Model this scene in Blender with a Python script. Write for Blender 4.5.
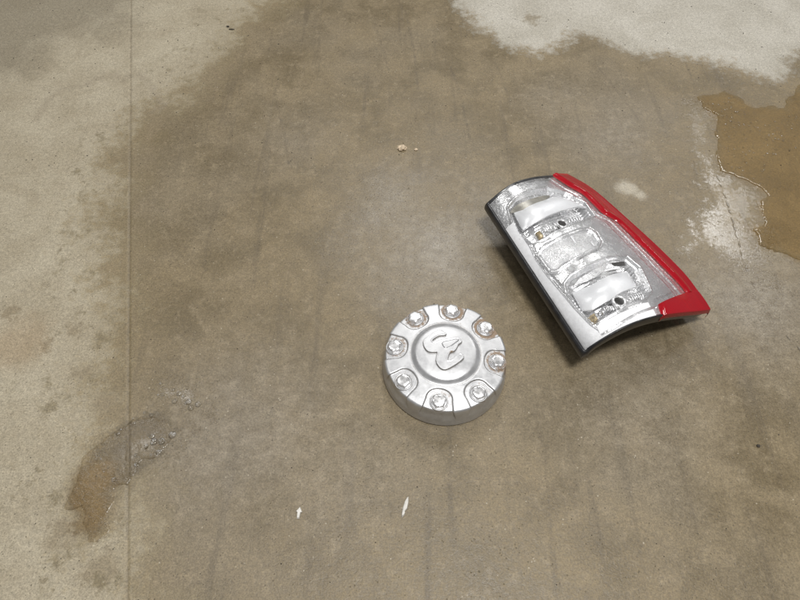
import bpy, bmesh, math, random
import numpy as np
from mathutils import Vector, noise as mnoise

# ---------------------------------------------------------------- camera, light, exposure
scene = bpy.context.scene
for o in list(bpy.data.objects):
    bpy.data.objects.remove(o, do_unlink=True)
COL = scene.collection
cam_data = bpy.data.cameras.new('camera')
cam_data.sensor_width = 36.0
cam_data.lens = 27.72
cam_data.clip_start = 0.02
cam_data.clip_end = 200.0
cam = bpy.data.objects.new('camera', cam_data)
cam.location = (0.0, 0.0, 1.0)
cam.rotation_euler = (math.radians(90 - 57), 0, 0)
COL.objects.link(cam)
scene.camera = cam

world = bpy.data.worlds.new('World')
scene.world = world
world.use_nodes = True
bg = world.node_tree.nodes['Background']
bg.inputs['Color'].default_value = (1.0, 0.985, 0.96, 1)
bg.inputs['Strength'].default_value = 0.20


def ceiling_strip(loc, sx, sy, power):
    """a row of ceiling lamps of the workshop"""
    ld = bpy.data.lights.new('ceiling_lamp', 'AREA')
    ld.shape = 'RECTANGLE'
    ld.size, ld.size_y = sx, sy
    ld.energy = power
    ld.color = (1.0, 0.985, 0.955)
    lo = bpy.data.objects.new('ceiling_lamp', ld)
    lo.location = loc
    COL.objects.link(lo)


ceiling_strip((0.45, -0.15, 3.6), 0.9, 0.5, 116)
ceiling_strip((-1.90, 1.80, 3.6), 1.0, 0.4, 17)
ceiling_strip((0.1, 3.6, 3.6), 1.2, 0.6, 58)
ceiling_strip((2.80, 4.00, 3.6), 0.7, 1.3, 60)

vs = scene.view_settings
vs.view_transform = 'Standard'
vs.look = 'None'
vs.exposure = 0.0
vs.gamma = 1.0
vs.use_curve_mapping = False

# ---------------------------------------------------------------- measured outlines (metres / lens coordinates)
LENS_LEFT = [(0.1746, 0.8269), (0.3126, 0.4947)]
LENS_RIGHT = [(0.3577, 0.9375), (0.3987, 0.9029), (0.4365, 0.8475), (0.5032, 0.7439), (0.5437, 0.6721), (0.5658, 0.6005)]
LENS_RIGHT_V = [0.0, 0.1337, 0.301, 0.6079, 0.8133, 1.0]
ARCH_U = [0, 0.06, 0.13, 0.2, 0.27, 0.35, 0.45, 0.56, 0.65, 0.75, 0.87, 1.0]
ARCH_TOP = [0.08, 0.0905, 0.0985, 0.1035, 0.1055, 0.1035, 0.098, 0.0905, 0.082, 0.0725, 0.061, 0.045]
ARCH_BOTTOM = [0.08, 0.0965, 0.108, 0.1165, 0.1205, 0.1205, 0.1145, 0.1035, 0.092, 0.0785, 0.061, 0.045]
CH1 = [(0.103, 0.104), (0.196, 0.088), (0.344, 0.087), (0.539, 0.095), (0.666, 0.15), (0.757, 0.24), (0.721, 0.341), (0.53, 0.362), (0.337, 0.375), (0.182, 0.383), (0.076, 0.366), (0.054, 0.313), (0.071, 0.206)]
SLOT1_T = [(0.111, 0.122), (0.164, 0.111), (0.255, 0.117), (0.366, 0.12), (0.466, 0.12), (0.528, 0.132)]
SLOT1_B = [(0.115, 0.133), (0.126, 0.14), (0.192, 0.16), (0.3, 0.159), (0.417, 0.157), (0.514, 0.142)]
PAN1_T = [(0.122, 0.145), (0.189, 0.163), (0.296, 0.162), (0.413, 0.161), (0.546, 0.152), (0.644, 0.174)]
PAN1_B = [(0.096, 0.269), (0.22, 0.276), (0.354, 0.272), (0.517, 0.265), (0.672, 0.258), (0.744, 0.272)]
HOLE1 = [(0.381, 0.345)]
AMBER1 = [(0.176, 0.343)]
RIB1 = [(0.465, 0.332), (0.577, 0.325)]
FR2 = [(0.067, 0.438), (0.104, 0.421), (0.153, 0.417), (0.268, 0.426), (0.459, 0.419), (0.553, 0.423), (0.577, 0.459), (0.545, 0.529), (0.477, 0.561), (0.282, 0.581), (0.152, 0.584), (0.104, 0.591), (0.07, 0.571), (0.064, 0.512)]
LN2 = [(0.092, 0.455), (0.114, 0.446), (0.162, 0.444), (0.273, 0.446), (0.423, 0.441), (0.505, 0.445), (0.519, 0.473), (0.506, 0.523), (0.46, 0.544), (0.286, 0.561), (0.155, 0.562), (0.115, 0.568), (0.096, 0.555), (0.094, 0.506)]
TICK2 = [(0.345, 0.445), (0.337, 0.494), (0.454, 0.514), (0.449, 0.542)]
CH3 = [(0.112, 0.663), (0.158, 0.648), (0.262, 0.645), (0.4, 0.637), (0.502, 0.636), (0.637, 0.642), (0.662, 0.715), (0.581, 0.862), (0.495, 0.893), (0.365, 0.899), (0.269, 0.908), (0.109, 0.913), (0.094, 0.856), (0.088, 0.785), (0.089, 0.709)]
SLOT3_T = [(0.161, 0.68), (0.214, 0.666), (0.305, 0.661), (0.459, 0.646)]
SLOT3_B = [(0.162, 0.687), (0.233, 0.698), (0.308, 0.698), (0.418, 0.675)]
SLOT4_T = [(0.499, 0.639), (0.568, 0.639), (0.634, 0.645)]
SLOT4_B = [(0.513, 0.665), (0.555, 0.672), (0.601, 0.673)]
PAN3_T = [(0.122, 0.712), (0.231, 0.73), (0.381, 0.717), (0.478, 0.714), (0.564, 0.717)]
PAN3_B = [(0.106, 0.821), (0.148, 0.846), (0.266, 0.844), (0.376, 0.826), (0.52, 0.818)]
HOLE3 = [(0.328, 0.865)]
AMBER3 = [(0.15, 0.883)]
RIB3 = [(0.43, 0.865), (0.52, 0.861)]
RED_IN = [(0.772, 0.03), (0.778, 0.114), (0.829, 0.179), (0.814, 0.34), (0.885, 0.399), (0.874, 0.548), (0.875, 0.689), (0.88, 0.79), (0.896, 0.865), (0.895, 0.9)]
RED_BLOCK = [(0.895, 0.9), (0.717, 0.92), (0.561, 0.938), (0.537, 0.975), (0.512, 1.027)]
RIDGE_L = [(0.103, 0.104), (0.067, 0.264), (0.069, 0.375), (0.054, 0.456), (0.055, 0.573), (0.064, 0.673), (0.076, 0.802), (0.094, 0.91), (0.114, 0.958)]
CREASE = [(0.028, 0.981), (0.189, 0.981), (0.383, 0.962), (0.536, 0.952)]
CLEAR_EDGE = [(0.721, 0.318), (0.792, 0.362), (0.784, 0.629), (0.782, 0.738), (0.808, 0.878), (0.56, 0.914)]
CAP = (0.079, 0.5021)
EMBLEM = [(-0.0378, 0.02332), (-0.03407, 0.0283), (-0.02594, 0.03415), (-0.02143, 0.03918), (-0.014, 0.0434), (-0.00734, 0.04543), (-0.00233, 0.04256), (0.00184, 0.0375), (-0.00046, 0.03465), (-0.00919, 0.03448), (-0.01659, 0.0308), (-0.02357, 0.02531), (-0.02312, 0.02067), (-0.01546, 0.02067), (-0.00663, 0.02498), (0.00646, 0.0263), (0.0219, 0.0308), (0.02807, 0.02415), (0.02669, 0.02001), (0.02116, 0.01638), (0.01869, 0.01015), (0.01403, 0.00282), (0.00826, 0.00201), (0.00451, -0.00203), (0.00122, -0.01247), (0.00207, -0.01597), (0.00821, -0.01486), (0.01788, -0.00606), (0.02456, -0.0009), (0.02961, -0.00525), (0.02899, -0.01119), (0.01421, -0.02279), (0.00262, -0.02956), (-0.00451, -0.03175), (-0.0114, -0.02799), (-0.0174, -0.01725), (-0.01562, -0.00606), (-0.01321, 0.00201), (-0.02468, 0.0012), (-0.03177, 0.00364), (-0.03729, 0.01343)]
EM_FACE = [(-0.00685, 0.01918), (0.00631, 0.02299), (0.02096, 0.02664), (0.0237, 0.02365), (0.01617, 0.01754), (0.01018, 0.01261), (0.00432, 0.01015), (-0.00083, 0.00721), (-0.00496, 0.01179)]
EM_HORN_A = [(-0.03137, 0.02001), (-0.02387, 0.02997), (-0.01416, 0.03834), (-0.00749, 0.04138), (-0.00323, 0.03834), (-0.00913, 0.03633), (-0.01949, 0.0308), (-0.02621, 0.02415)]
EM_HORN_B = [(-0.00689, -0.02042), (-0.00143, -0.02516), (0.01299, -0.01883), (0.02623, -0.00959), (0.02529, -0.00606), (0.01759, -0.01167), (0.00873, -0.01915), (0.00156, -0.02121), (-0.00459, -0.01566)]
DRY_LEFT = [(-2.4804, 2.7107), (-0.3758, 2.7107), (-0.3258, 1.8726), (-0.345, 1.7122), (-0.4407, 1.5756), (-0.468, 1.4673), (-0.511, 1.3502), (-0.5554, 1.2643), (-0.6099, 1.2196), (-0.6422, 1.1906), (-0.6481, 1.1551), (-0.6517, 1.0737), (-0.6722, 1.0285), (-0.6336, 0.9485), (-0.6539, 0.8931), (-0.6437, 0.8238), (-0.5967, 0.7712), (-0.5885, 0.7087), (-0.5575, 0.6494), (-0.5666, 0.5823), (-0.5389, 0.5192), (-0.5614, 0.4694), (-0.5238, 0.4219), (-0.5011, 0.3749), (-0.5124, 0.3419), (-0.5281, 0.3035), (-0.5275, 0.2682), (-0.4943, 0.2073), (-0.4714, 0.2372), (-0.4308, 0.2449), (-0.4015, 0.1234), (-0.3731, 0.0), (-0.7098, -0.1063), (-1.5485, 0.6494)]
DRY_RIGHT = [(0.1954, 2.7107), (0.1607, 1.764), (0.1744, 1.6425), (0.2069, 1.5387), (0.2969, 1.4587), (0.3508, 1.3992), (0.423, 1.45), (0.4748, 1.5115), (0.5364, 1.4937), (0.5914, 1.4329), (0.7276, 1.3992), (0.8351, 1.3663), (0.9072, 1.3262), (0.9677, 1.3105), (0.9899, 1.391), (1.0514, 1.4329), (1.2266, 1.4761), (1.8941, 1.5205), (2.2549, 2.7107)]
PUDDLE_R = [(0.7339, 1.2455), (0.8072, 1.2605), (0.8638, 1.2123), (0.9319, 1.205), (0.9998, 1.2872), (1.1499, 1.3502), (1.3922, 1.2719), (1.2766, 0.9074), (0.9781, 0.6727), (0.87, 0.6966), (0.8066, 0.7408), (0.7832, 0.761), (0.7622, 0.7712), (0.7434, 0.7894), (0.7369, 0.8078), (0.7256, 0.8319), (0.7512, 0.8401), (0.7686, 0.8483), (0.767, 0.8902), (0.7923, 0.9219), (0.7814, 0.9425), (0.7675, 0.9544), (0.7433, 0.9848), (0.7223, 0.9971), (0.7221, 1.0285), (0.7447, 1.1172), (0.7575, 1.1798), (0.7378, 1.205)]
PUDDLE_L = [(-0.4618, 0.4017), (-0.4268, 0.4145), (-0.3935, 0.4036), (-0.3823, 0.382), (-0.3875, 0.3574), (-0.4023, 0.3402), (-0.4212, 0.3284), (-0.4433, 0.3035), (-0.4653, 0.2937), (-0.4616, 0.2603), (-0.4569, 0.2237), (-0.4786, 0.2118), (-0.499, 0.2237), (-0.5087, 0.2526), (-0.5246, 0.2635), (-0.5306, 0.2841), (-0.5208, 0.3183), (-0.5091, 0.3419), (-0.4934, 0.3714)]
SHEEN_R = [(0.6966, 1.2343), (0.7575, 1.1798), (0.7168, 1.0096), (0.7675, 0.9544), (0.7923, 0.9219), (0.7686, 0.8483), (0.7434, 0.7894), (0.7899, 0.7508), (0.7356, 0.7087), (0.6453, 0.7408), (0.5546, 0.7661), (0.5927, 0.8374), (0.6453, 0.8931), (0.6559, 0.9665), (0.6668, 1.0606), (0.6737, 1.1621)]
FOAM = [(-0.4311, 0.4501), (-0.4171, 0.4674), (-0.3808, 0.4635), (-0.3509, 0.4444), (-0.3584, 0.4182), (-0.3907, 0.4331), (-0.416, 0.4368)]
CRACK = [(0.7071, 0.9909), (0.7056, 0.8931), (0.6984, 0.7972), (0.6934, 0.7333), (0.695, 0.668), (0.7034, 0.6221), (0.7176, 0.5737), (0.7421, 0.5274)]
SCRATCH_A = [(0.5062, 1.3663), (0.5405, 1.2643), (0.5719, 1.1551)]
SCRATCH_B = [(-0.0649, 1.5205), (-0.0419, 1.4244), (-0.0281, 1.3502)]
SCRATCH_C = [(-0.3066, 1.2343), (-0.2736, 1.1274), (-0.2508, 1.0158)]
SCRATCH_D = [(0.2455, 1.3827), (0.2607, 1.2949), (0.2708, 1.2196)]
SCRATCH_E = [(0.0139, 1.6135), (0.0368, 1.4329), (0.0447, 1.2719)]
SCRATCH_F = [(0.1287, 1.3704), (0.1521, 1.2343), (0.163, 1.0936)]
JOINT = [(-0.7615, 1.6621), (-0.4015, 0.1234)]
FAINT = [(-0.4886, 1.1692), (-0.4542, 0.9909)]
CURVE_STAIN = [(-0.8719, 1.1692), (-0.8608, 1.2418), (-0.8326, 1.2795), (-0.7938, 1.2834), (-0.7581, 1.3183), (-0.7207, 1.3302), (-0.6937, 1.3027), (-0.6778, 1.3421), (-0.6351, 1.3105), (-0.6025, 1.253), (-0.5776, 1.205), (-0.5987, 1.1906)]
BLOBS_DARK = [(-0.5362, 0.2029), (-0.5266, 0.2222), (-0.5124, 0.2059), (0.3576, 1.571), (-0.452, 0.1643), (-0.4761, 0.2372), (-0.7115, 0.5503), (0.4982, 0.9425), (0.5224, 0.9219), (-0.7432, 0.6153), (-0.6098, 0.5823), (-0.6505, 0.5503), (-0.5667, 0.495), (-0.5176, 0.4312), (-0.4675, 1.5341), (0.6005, 0.3574), (-0.5203, 0.3167), (-0.5823, 0.493)]
BITS = [(0.0079, 0.2557), (-0.1597, 0.248), (0.0046, 1.0639), (0.0368, 1.0606), (-0.6944, 0.5715), (-0.4675, 1.5341), (-0.1541, 0.1856), (-0.1288, 0.2809), (0.6096, 0.2841)]
BUBBLES = [(-0.4138, 0.3784), (-0.4278, 0.3574), (-0.4034, 0.3453), (-0.394, 0.3643), (-0.4724, 0.382), (-0.4402, 0.3317), (-0.4588, 0.3068), (-0.4545, 0.3999), (-0.4304, 0.4072), (-0.3849, 0.4387), (-0.3653, 0.4275), (-0.4008, 0.4482), (-0.4243, 0.4597), (-0.4761, 0.3301), (-0.4859, 0.3167)]
SILT_L = [(-0.5306, 0.2841), (-0.5267, 0.3101), (-0.5125, 0.3301), (-0.4911, 0.3368), (-0.4711, 0.3233), (-0.4661, 0.3035), (-0.4709, 0.2841), (-0.4596, 0.2526), (-0.4584, 0.2237), (-0.4786, 0.2118), (-0.499, 0.2237), (-0.5087, 0.2526), (-0.5246, 0.2635)]
CORNER_TONE = [(-1.6674, 2.389), (-0.8684, 2.389), (-0.7278, 1.5663), (-0.807, 1.5026), (-0.8929, 1.5205), (-0.9435, 1.4244), (-0.9659, 1.3502), (-1.0164, 1.3342), (-1.1933, 1.2719)]
SPARKLES = [(0.7645, 1.205), (0.8173, 1.2196), (0.7613, 1.1343), (0.7496, 1.0606), (0.8221, 1.1551), (0.8468, 1.1206), (0.8796, 1.1343), (0.8964, 1.0936), (0.8561, 1.077), (0.8196, 1.0936), (0.7628, 1.0127), (0.7915, 0.9817), (0.9293, 1.1551), (0.7935, 1.1798), (0.8348, 1.0541), (0.7922, 1.0348)]
PALE_A = [(-1.1047, 1.6473), (-1.0618, 1.6039), (-1.0381, 1.5663), (-1.0135, 1.525)]
PALE_B = [(-1.0335, 1.6279), (-1.0164, 1.5756), (-1.0183, 1.5478)]
GREY_SHEENS = [(0.0616, 0.7842), (-0.2835, 0.4036), (0.0, 0.9366), (-0.1149, 0.3167), (0.4717, 1.1274), (0.3925, 1.2343), (0.4243, 0.4597), (0.1741, 0.9219), (0.6968, 0.6494), (-0.2358, 1.1274), (-0.5346, 0.8789)]

rnd = random.Random(7)
rng = np.random.default_rng(5)


# ---------------------------------------------------------------- helpers
def smooth(a, b, x):
    t = np.clip((x - a) / (b - a), 0, 1)
    return t * t * (3 - 2 * t)


def sdf_poly(P, poly):
    """signed distance (negative inside) of points P (n,2) to a polygon"""
    poly = np.asarray(poly, float)
    d = np.full(len(P), 1e9)
    inside = np.zeros(len(P), bool)
    n = len(poly)
    for i in range(n):
        a, b = poly[i], poly[(i + 1) % n]
        e = b - a
        w = P - a
        t = np.clip((w @ e) / max(e @ e, 1e-12), 0, 1)
        q = w - t[:, None] * e
        d = np.minimum(d, (q * q).sum(1))
        c = (a[1] > P[:, 1]) != (b[1] > P[:, 1])
        xi = a[0] + (P[:, 1] - a[1]) * e[0] / (e[1] if abs(e[1]) > 1e-12 else 1e-12)
        inside ^= c & (P[:, 0] < xi)
    d = np.sqrt(d)
    return np.where(inside, -d, d)


def dist_line(P, line):
    line = np.asarray(line, float)
    d = np.full(len(P), 1e9)
    for a, b in zip(line[:-1], line[1:]):
        e = b - a
        w = P - a
        t = np.clip((w @ e) / max(e @ e, 1e-12), 0, 1)
        q = w - t[:, None] * e
        d = np.minimum(d, (q * q).sum(1))
    return np.sqrt(d)


def vnoise(P, scale, seed=0):
    """vectorised 2D value noise in -1..1"""
    q = P * scale + seed * 17.37
    i = np.floor(q).astype(np.int64)
    f = q - i
    f = f * f * (3 - 2 * f)

    def h(a, b):
        n = (a * 374761393 + b * 668265263 + seed * 974711) & 0x7fffffff
        n = ((n ^ (n >> 13)) * 1274126177) & 0x7fffffff
        return ((n ^ (n >> 16)) & 0xffff) / 32767.5 - 1
    a = h(i[:, 0], i[:, 1]); b = h(i[:, 0] + 1, i[:, 1])
    c = h(i[:, 0], i[:, 1] + 1); d = h(i[:, 0] + 1, i[:, 1] + 1)
    return (a * (1 - f[:, 0]) + b * f[:, 0]) * (1 - f[:, 1]) + (c * (1 - f[:, 0]) + d * f[:, 0]) * f[:, 1]


def fbm(P, scale, octv=4, seed=0):
    s = 0; a = 1; t = 0
    for k in range(octv):
        s = s + a * vnoise(P, scale * 2 ** k, seed + k); t += a; a *= .5
    return s / t


def mk(name, verts, faces, mat, parent=None, shade=True, loc=None):
    me = bpy.data.meshes.new(name)
    me.from_pydata([tuple(map(float, v)) for v in verts], [], [tuple(map(int, f)) for f in faces])
    me.update()
    if shade:
        me.polygons.foreach_set('use_smooth', [True] * len(me.polygons))
    o = bpy.data.objects.new(name, me)
    if mat:
        me.materials.append(mat)
    COL.objects.link(o)
    if parent:
        o.parent = parent
    if loc:
        o.location = loc
    return o


def attr(o, name, vals):
    a = o.data.attributes.new(name, 'FLOAT', 'POINT')
    a.data.foreach_set('value', np.asarray(vals, np.float32))


def grid_faces(n, m, wrap=False, base=0):
    """n rows of m points"""
    F = []
    for i in range(n - 1):
        for j in range(m if wrap else m - 1):
            k = (j + 1) % m
            F.append((base + i * m + j, base + i * m + k, base + (i + 1) * m + k, base + (i + 1) * m + j))
    return F


def split_edges(o, deg=35):
    """keep hard edges hard under smooth shading"""
    bm = bmesh.new(); bm.from_mesh(o.data)
    bmesh.ops.recalc_face_normals(bm, faces=bm.faces)
    for e in bm.edges:
        if len(e.link_faces) == 2 and e.calc_face_angle(0) > math.radians(deg):
            e.smooth = False
    bm.to_mesh(o.data); bm.free()


def face_up(o):
    me = o.data
    if sum(p.normal.z * p.area for p in me.polygons) < 0:
        me.flip_normals()


def thing(name, loc, label, cat, group=None):
    o = bpy.data.objects.new(name, None)
    o.empty_display_size = .05
    o.location = loc
    o['label'] = label; o['category'] = cat
    if group:
        o['group'] = group
    COL.objects.link(o)
    return o


def tag(o, label, cat, group=None):
    o['label'] = label; o['category'] = cat
    if group:
        o['group'] = group


# ---------------------------------------------------------------- node helpers
class NT:
    def __init__(self, name):
        self.m = bpy.data.materials.new(name)
        self.m.use_nodes = True
        self.t = self.m.node_tree
        self.n = self.t.nodes
        for x in list(self.n):
            self.n.remove(x)
        self.out = self.n.new('ShaderNodeOutputMaterial')

    def node(self, kind, **kw):
        x = self.n.new('ShaderNode' + kind)
        for k, v in kw.items():
            if k.startswith('_'):
                setattr(x, k[1:], v)
        return x

    def link(self, a, b):
        self.t.links.new(a, b)

    def put(self, sock, v):
        if isinstance(v, bpy.types.NodeSocket):
            self.link(v, sock)
        elif isinstance(v, (tuple, list)):
            sock.default_value = (*v, 1.0) if len(sock.default_value) == 4 and len(v) == 3 else v
        else:
            sock.default_value = v

    def coord(self, which='Object'):
        return self.n.new('ShaderNodeTexCoord').outputs[which]

    def noise(self, vec, scale, detail=4, rough=.55, dist=0.0):
        x = self.n.new('ShaderNodeTexNoise')
        self.link(vec, x.inputs['Vector'])
        x.inputs['Scale'].default_value = scale
        x.inputs['Detail'].default_value = detail
        x.inputs['Roughness'].default_value = rough
        x.inputs['Distortion'].default_value = dist
        return x.outputs['Fac']

    def voronoi(self, vec, scale, feature='F1', out='Distance'):
        x = self.n.new('ShaderNodeTexVoronoi')
        x.feature = feature
        self.link(vec, x.inputs['Vector'])
        x.inputs['Scale'].default_value = scale
        return x.outputs[out]

    def math(self, op, a, b=0.0, c=None, clamp=False):
        x = self.n.new('ShaderNodeMath'); x.operation = op; x.use_clamp = clamp
        self.put(x.inputs[0], a); self.put(x.inputs[1], b)
        if c is not None:
            self.put(x.inputs[2], c)
        return x.outputs[0]

    def step(self, v, a, b, lo=0.0, hi=1.0):
        x = self.n.new('ShaderNodeMapRange'); x.interpolation_type = 'SMOOTHSTEP'
        self.put(x.inputs['Value'], v)
        x.inputs['From Min'].default_value = a; x.inputs['From Max'].default_value = b
        x.inputs['To Min'].default_value = lo; x.inputs['To Max'].default_value = hi
        return x.outputs[0]

    def mix(self, fac, a, b, mode='MIX'):
        x = self.n.new('ShaderNodeMix'); x.data_type = 'RGBA'; x.blend_type = mode
        self.put(x.inputs[0], fac); self.put(x.inputs[6], a); self.put(x.inputs[7], b)
        return x.outputs[2]

    def attr(self, name):
        x = self.n.new('ShaderNodeAttribute'); x.attribute_name = name
        return x.outputs['Fac']

    def mapping(self, vec, rot=(0, 0, 0), scale=(1, 1, 1)):
        x = self.n.new('ShaderNodeMapping')
        self.link(vec, x.inputs['Vector'])
        x.inputs['Rotation'].default_value = rot
        x.inputs['Scale'].default_value = scale
        return x.outputs[0]

    def bump(self, h, strength=.3, dist=.001, normal=None):
        x = self.n.new('ShaderNodeBump')
        x.inputs['Strength'].default_value = strength
        x.inputs['Distance'].default_value = dist
        self.link(h, x.inputs['Height'])
        if normal:
            self.link(normal, x.inputs['Normal'])
        return x.outputs[0]

    def bsdf(self, **kw):
        x = self.n.new('ShaderNodeBsdfPrincipled')
        for k, v in kw.items():
            self.put(x.inputs[k.replace('_', ' ')], v)
        return x

    def done(self, sh):
        self.link(sh, self.out.inputs['Surface'])
        return self.m


# ---------------------------------------------------------------- materials
def mat_floor():
    t = NT('stained_concrete')
    P = t.coord()
    n_big = t.noise(P, 2.6, 5, .6)
    n_mid = t.noise(P, 9, 6, .62, .4)
    n_small = t.noise(P, 42, 5, .65)
    n_fine = t.noise(P, 120, 5, .72)
    n_grain = t.noise(P, 380, 3, .75)
    n_extra = t.noise(P, 250, 3, .7)
    # long faint trowel and tyre marks
    st = t.mapping(P, (0, 0, math.radians(-24)), (34, 2.2, 1))
    n_str = t.noise(st, 1.0, 4, .6)
    st2 = t.mapping(P, (0, 0, math.radians(13)), (60, 1.5, 1))
    n_str2 = t.noise(st2, 1.0, 3, .6)
    # damp concrete: brown
    wet = t.mix(t.step(n_mid, .34, .66), (.135, .102, .053), (.210, .163, .094))
    wet = t.mix(t.step(n_big, .42, .68, 0, .6), wet, (.195, .160, .108))
    wet = t.mix(t.step(n_small, .52, .70, 0, .5), wet, (.27, .215, .135))
    wet = t.mix(t.step(n_str, .54, .72, 0, .4), wet, (.085, .066, .042))
    # dry concrete: pale buff grey
    dry = t.mix(t.step(n_mid, .3, .7), (.312, .268, .190), (.385, .342, .256))
    dry = t.mix(t.step(n_small, .5, .74, 0, .2), dry, (.27, .22, .14))
    dry = t.mix(t.step(n_str2, .56, .72, 0, .22), dry, (.27, .23, .16))
    greyr = t.mix(t.step(n_mid, .3, .7), (.375, .35, .295), (.46, .435, .38))

    def edge(a, amp1, amp2, amp3, lo, hi):
        s = t.math('MULTIPLY_ADD', t.math('SUBTRACT', n_mid, .5), amp1, t.attr(a))
        s = t.math('MULTIPLY_ADD', t.math('SUBTRACT', n_small, .5), amp2, s)
        s = t.math('MULTIPLY_ADD', t.math('SUBTRACT', n_fine, .5), amp3, s)
        return t.step(s, lo, hi, 1, 0)
    m_dl = edge('dry_left', .24, .18, .11, -.06, .055)
    m_dl2 = edge('dry_left', .30, .16, .05, -.03, .11)
    m_dr = edge('dry_right', .14, .11, .08, -.03, .03)
    m_pud = edge('silt', .05, .06, .03, -.016, .020)
    m_damp = edge('puddle', .03, .03, .02, -.004, .014)
    col = wet
    col = t.mix(t.attr('grey'), col, t.mix(t.step(n_small, .35, .65), (.185, .156, .115), (.255, .222, .172)))  # lamp sheen on damp concrete, painted in as paler grey patches
    # tide-mark between dry and damp, yellowish
    col = t.mix(t.math('MULTIPLY', m_dl2, .6), col, (.265, .215, .125))
    col = t.mix(m_dl, col, dry)
    col = t.mix(m_dr, col, greyr)
    m_dry = t.math('MAXIMUM', m_dl, m_dr)
    # blotches with their own shape
    bl = edge('blot', .05, .09, .03, -.010, .012)
    col = t.mix(t.math('MULTIPLY', bl, .62), col, (.20, .158, .098))
    m_corner = edge('corner', .25, .12, .05, -.09, .09)
    col = t.mix(t.math('MULTIPLY', m_corner, .62), col, (.185, .158, .112))  # darker, greyer tone over the far left corner of the floor
    rs = edge('rusty', .05, .05, .02, -.03, .03)
    col = t.mix(t.math('MULTIPLY', rs, .42), col, (.27, .185, .10))
    pale = edge('pale', .012, .03, .02, -.012, .008)
    col = t.mix(t.math('MULTIPLY', pale, .7), col, (.46, .42, .34))
    moss = t.math('MULTIPLY', t.step(t.noise(P, 24, 6, .72), .53, .66), t.step(t.attr('dry_left'), -.20, -.04, 0, .75))
    moss = t.math('MULTIPLY', moss, t.step(t.attr('dry_left'), .0, .06, 1, 0))
    col = t.mix(moss, col, (.17, .138, .080))
    col = t.mix(t.math('MULTIPLY', m_damp, .8), col, t.mix(t.step(n_small, .35, .65), (.110, .088, .056), (.165, .136, .090)))
    # wet silt under the puddles
    silt = t.mix(t.step(n_mid, .3, .7), (.150, .102, .042), (.225, .162, .080))
    col = t.mix(t.math('MULTIPLY', m_pud, .92), col, silt)
    # scratches, crack and joint dirt
    cr = t.math('MULTIPLY_ADD', t.math('SUBTRACT', n_small, .5), .006, t.attr('crack'))
    crm = t.math('MULTIPLY', t.step(cr, .0006, .0030, 1, 0), t.step(n_mid, .34, .55, .25, 1))
    col = t.mix(t.math('MULTIPLY', crm, .75), col, (.075, .062, .045))
    sc = t.math('MULTIPLY_ADD', t.math('SUBTRACT', n_small, .5), .006, t.attr('scratch'))
    scm = t.math('MULTIPLY', t.step(sc, -.001, .006, 1, 0), t.step(n_small, .42, .62, .12, .75))
    col = t.mix(scm, col, (.080, .064, .044))
    cs = t.math('MULTIPLY_ADD', t.math('SUBTRACT', n_small, .5), .03, t.attr('curve'))
    col = t.mix(t.step(cs, .0, .017, .34, 0), col, (.24, .20, .145))
    jd = t.math('MULTIPLY_ADD', t.math('SUBTRACT', n_small, .5), .008, t.attr('joint'))
    col = t.mix(t.step(jd, .0004, .0032, .5, 0), col, (.17, .14, .095))
    # aggregate grain, pores and flecks
    g = t.math('MULTIPLY', t.step(n_grain, .32, .68, .80, 1.20), t.step(n_extra, .3, .7, .88, 1.12))
    col = t.mix(1.0, col, g, 'MULTIPLY')
    col = t.mix(1.0, col, t.step(n_fine, .30, .70, .86, 1.14), 'MULTIPLY')
    vo = t.voronoi(P, 150)
    vc = t.noise(P, 60, 2)
    pore = t.math('MULTIPLY', t.step(vo, .10, .22, 1, 0), t.step(vc, .48, .62))
    vo3 = t.voronoi(t.mapping(P, (0, 0, 1.1)), 230)
    pit = t.math('MULTIPLY', t.step(vo3, .12, .26, 1, 0), t.step(t.noise(P, 33, 3), .42, .6))
    col = t.mix(t.math('MULTIPLY', pit, .45), col, (.07, .055, .036))
    col = t.mix(t.math('MULTIPLY', pore, .6), col, (.06, .05, .035))
    vo2 = t.voronoi(t.mapping(P, (0, 0, .6)), 95)
    fl = t.math('MULTIPLY', t.step(vo2, .06, .15, 1, 0), t.step(t.noise(P, 37, 2), .52, .66))
    col = t.mix(t.math('MULTIPLY', fl, .6), col, (.55, .5, .4))
    # gloss: damp is shinier than dry, the sheen beside the puddle is a water film
    film = edge('film', .14, .12, .09, -.055, .05)
    r = t.step(n_mid, .3, .7, .40, .54)
    r = t.math('SUBTRACT', r, t.math('MULTIPLY', t.attr('grey'), .17))
    r = t.math('ADD', r, t.step(n_fine, .3, .7, -.06, .08))
    r = t.math('ADD', r, t.math('MULTIPLY', m_dry, .30))
    r = t.math('SUBTRACT', r, t.math('MULTIPLY', film, .24))
    r = t.math('MAXIMUM', r, .12)
    h = t.math('ADD', t.math('MULTIPLY', n_fine, .55), t.math('MULTIPLY', n_grain, .35))
    h = t.math('ADD', h, t.math('MULTIPLY', n_small, .9))
    h = t.math('SUBTRACT', h, t.math('MULTIPLY', pore, .8))
    h = t.math('SUBTRACT', h, t.math('MULTIPLY', crm, 1.2))
    h = t.math('ADD', h, t.math('MULTIPLY', n_extra, .3))
    h = t.math('MULTIPLY', h, t.step(film, 0, 1, 1, .40))
    nrm = t.bump(h, .42, .0016)
    b = t.bsdf(Base_Color=col, Roughness=r, Normal=nrm)
    b.inputs['Specular IOR Level'].default_value = .5
    return t.done(b.outputs[0])


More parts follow.
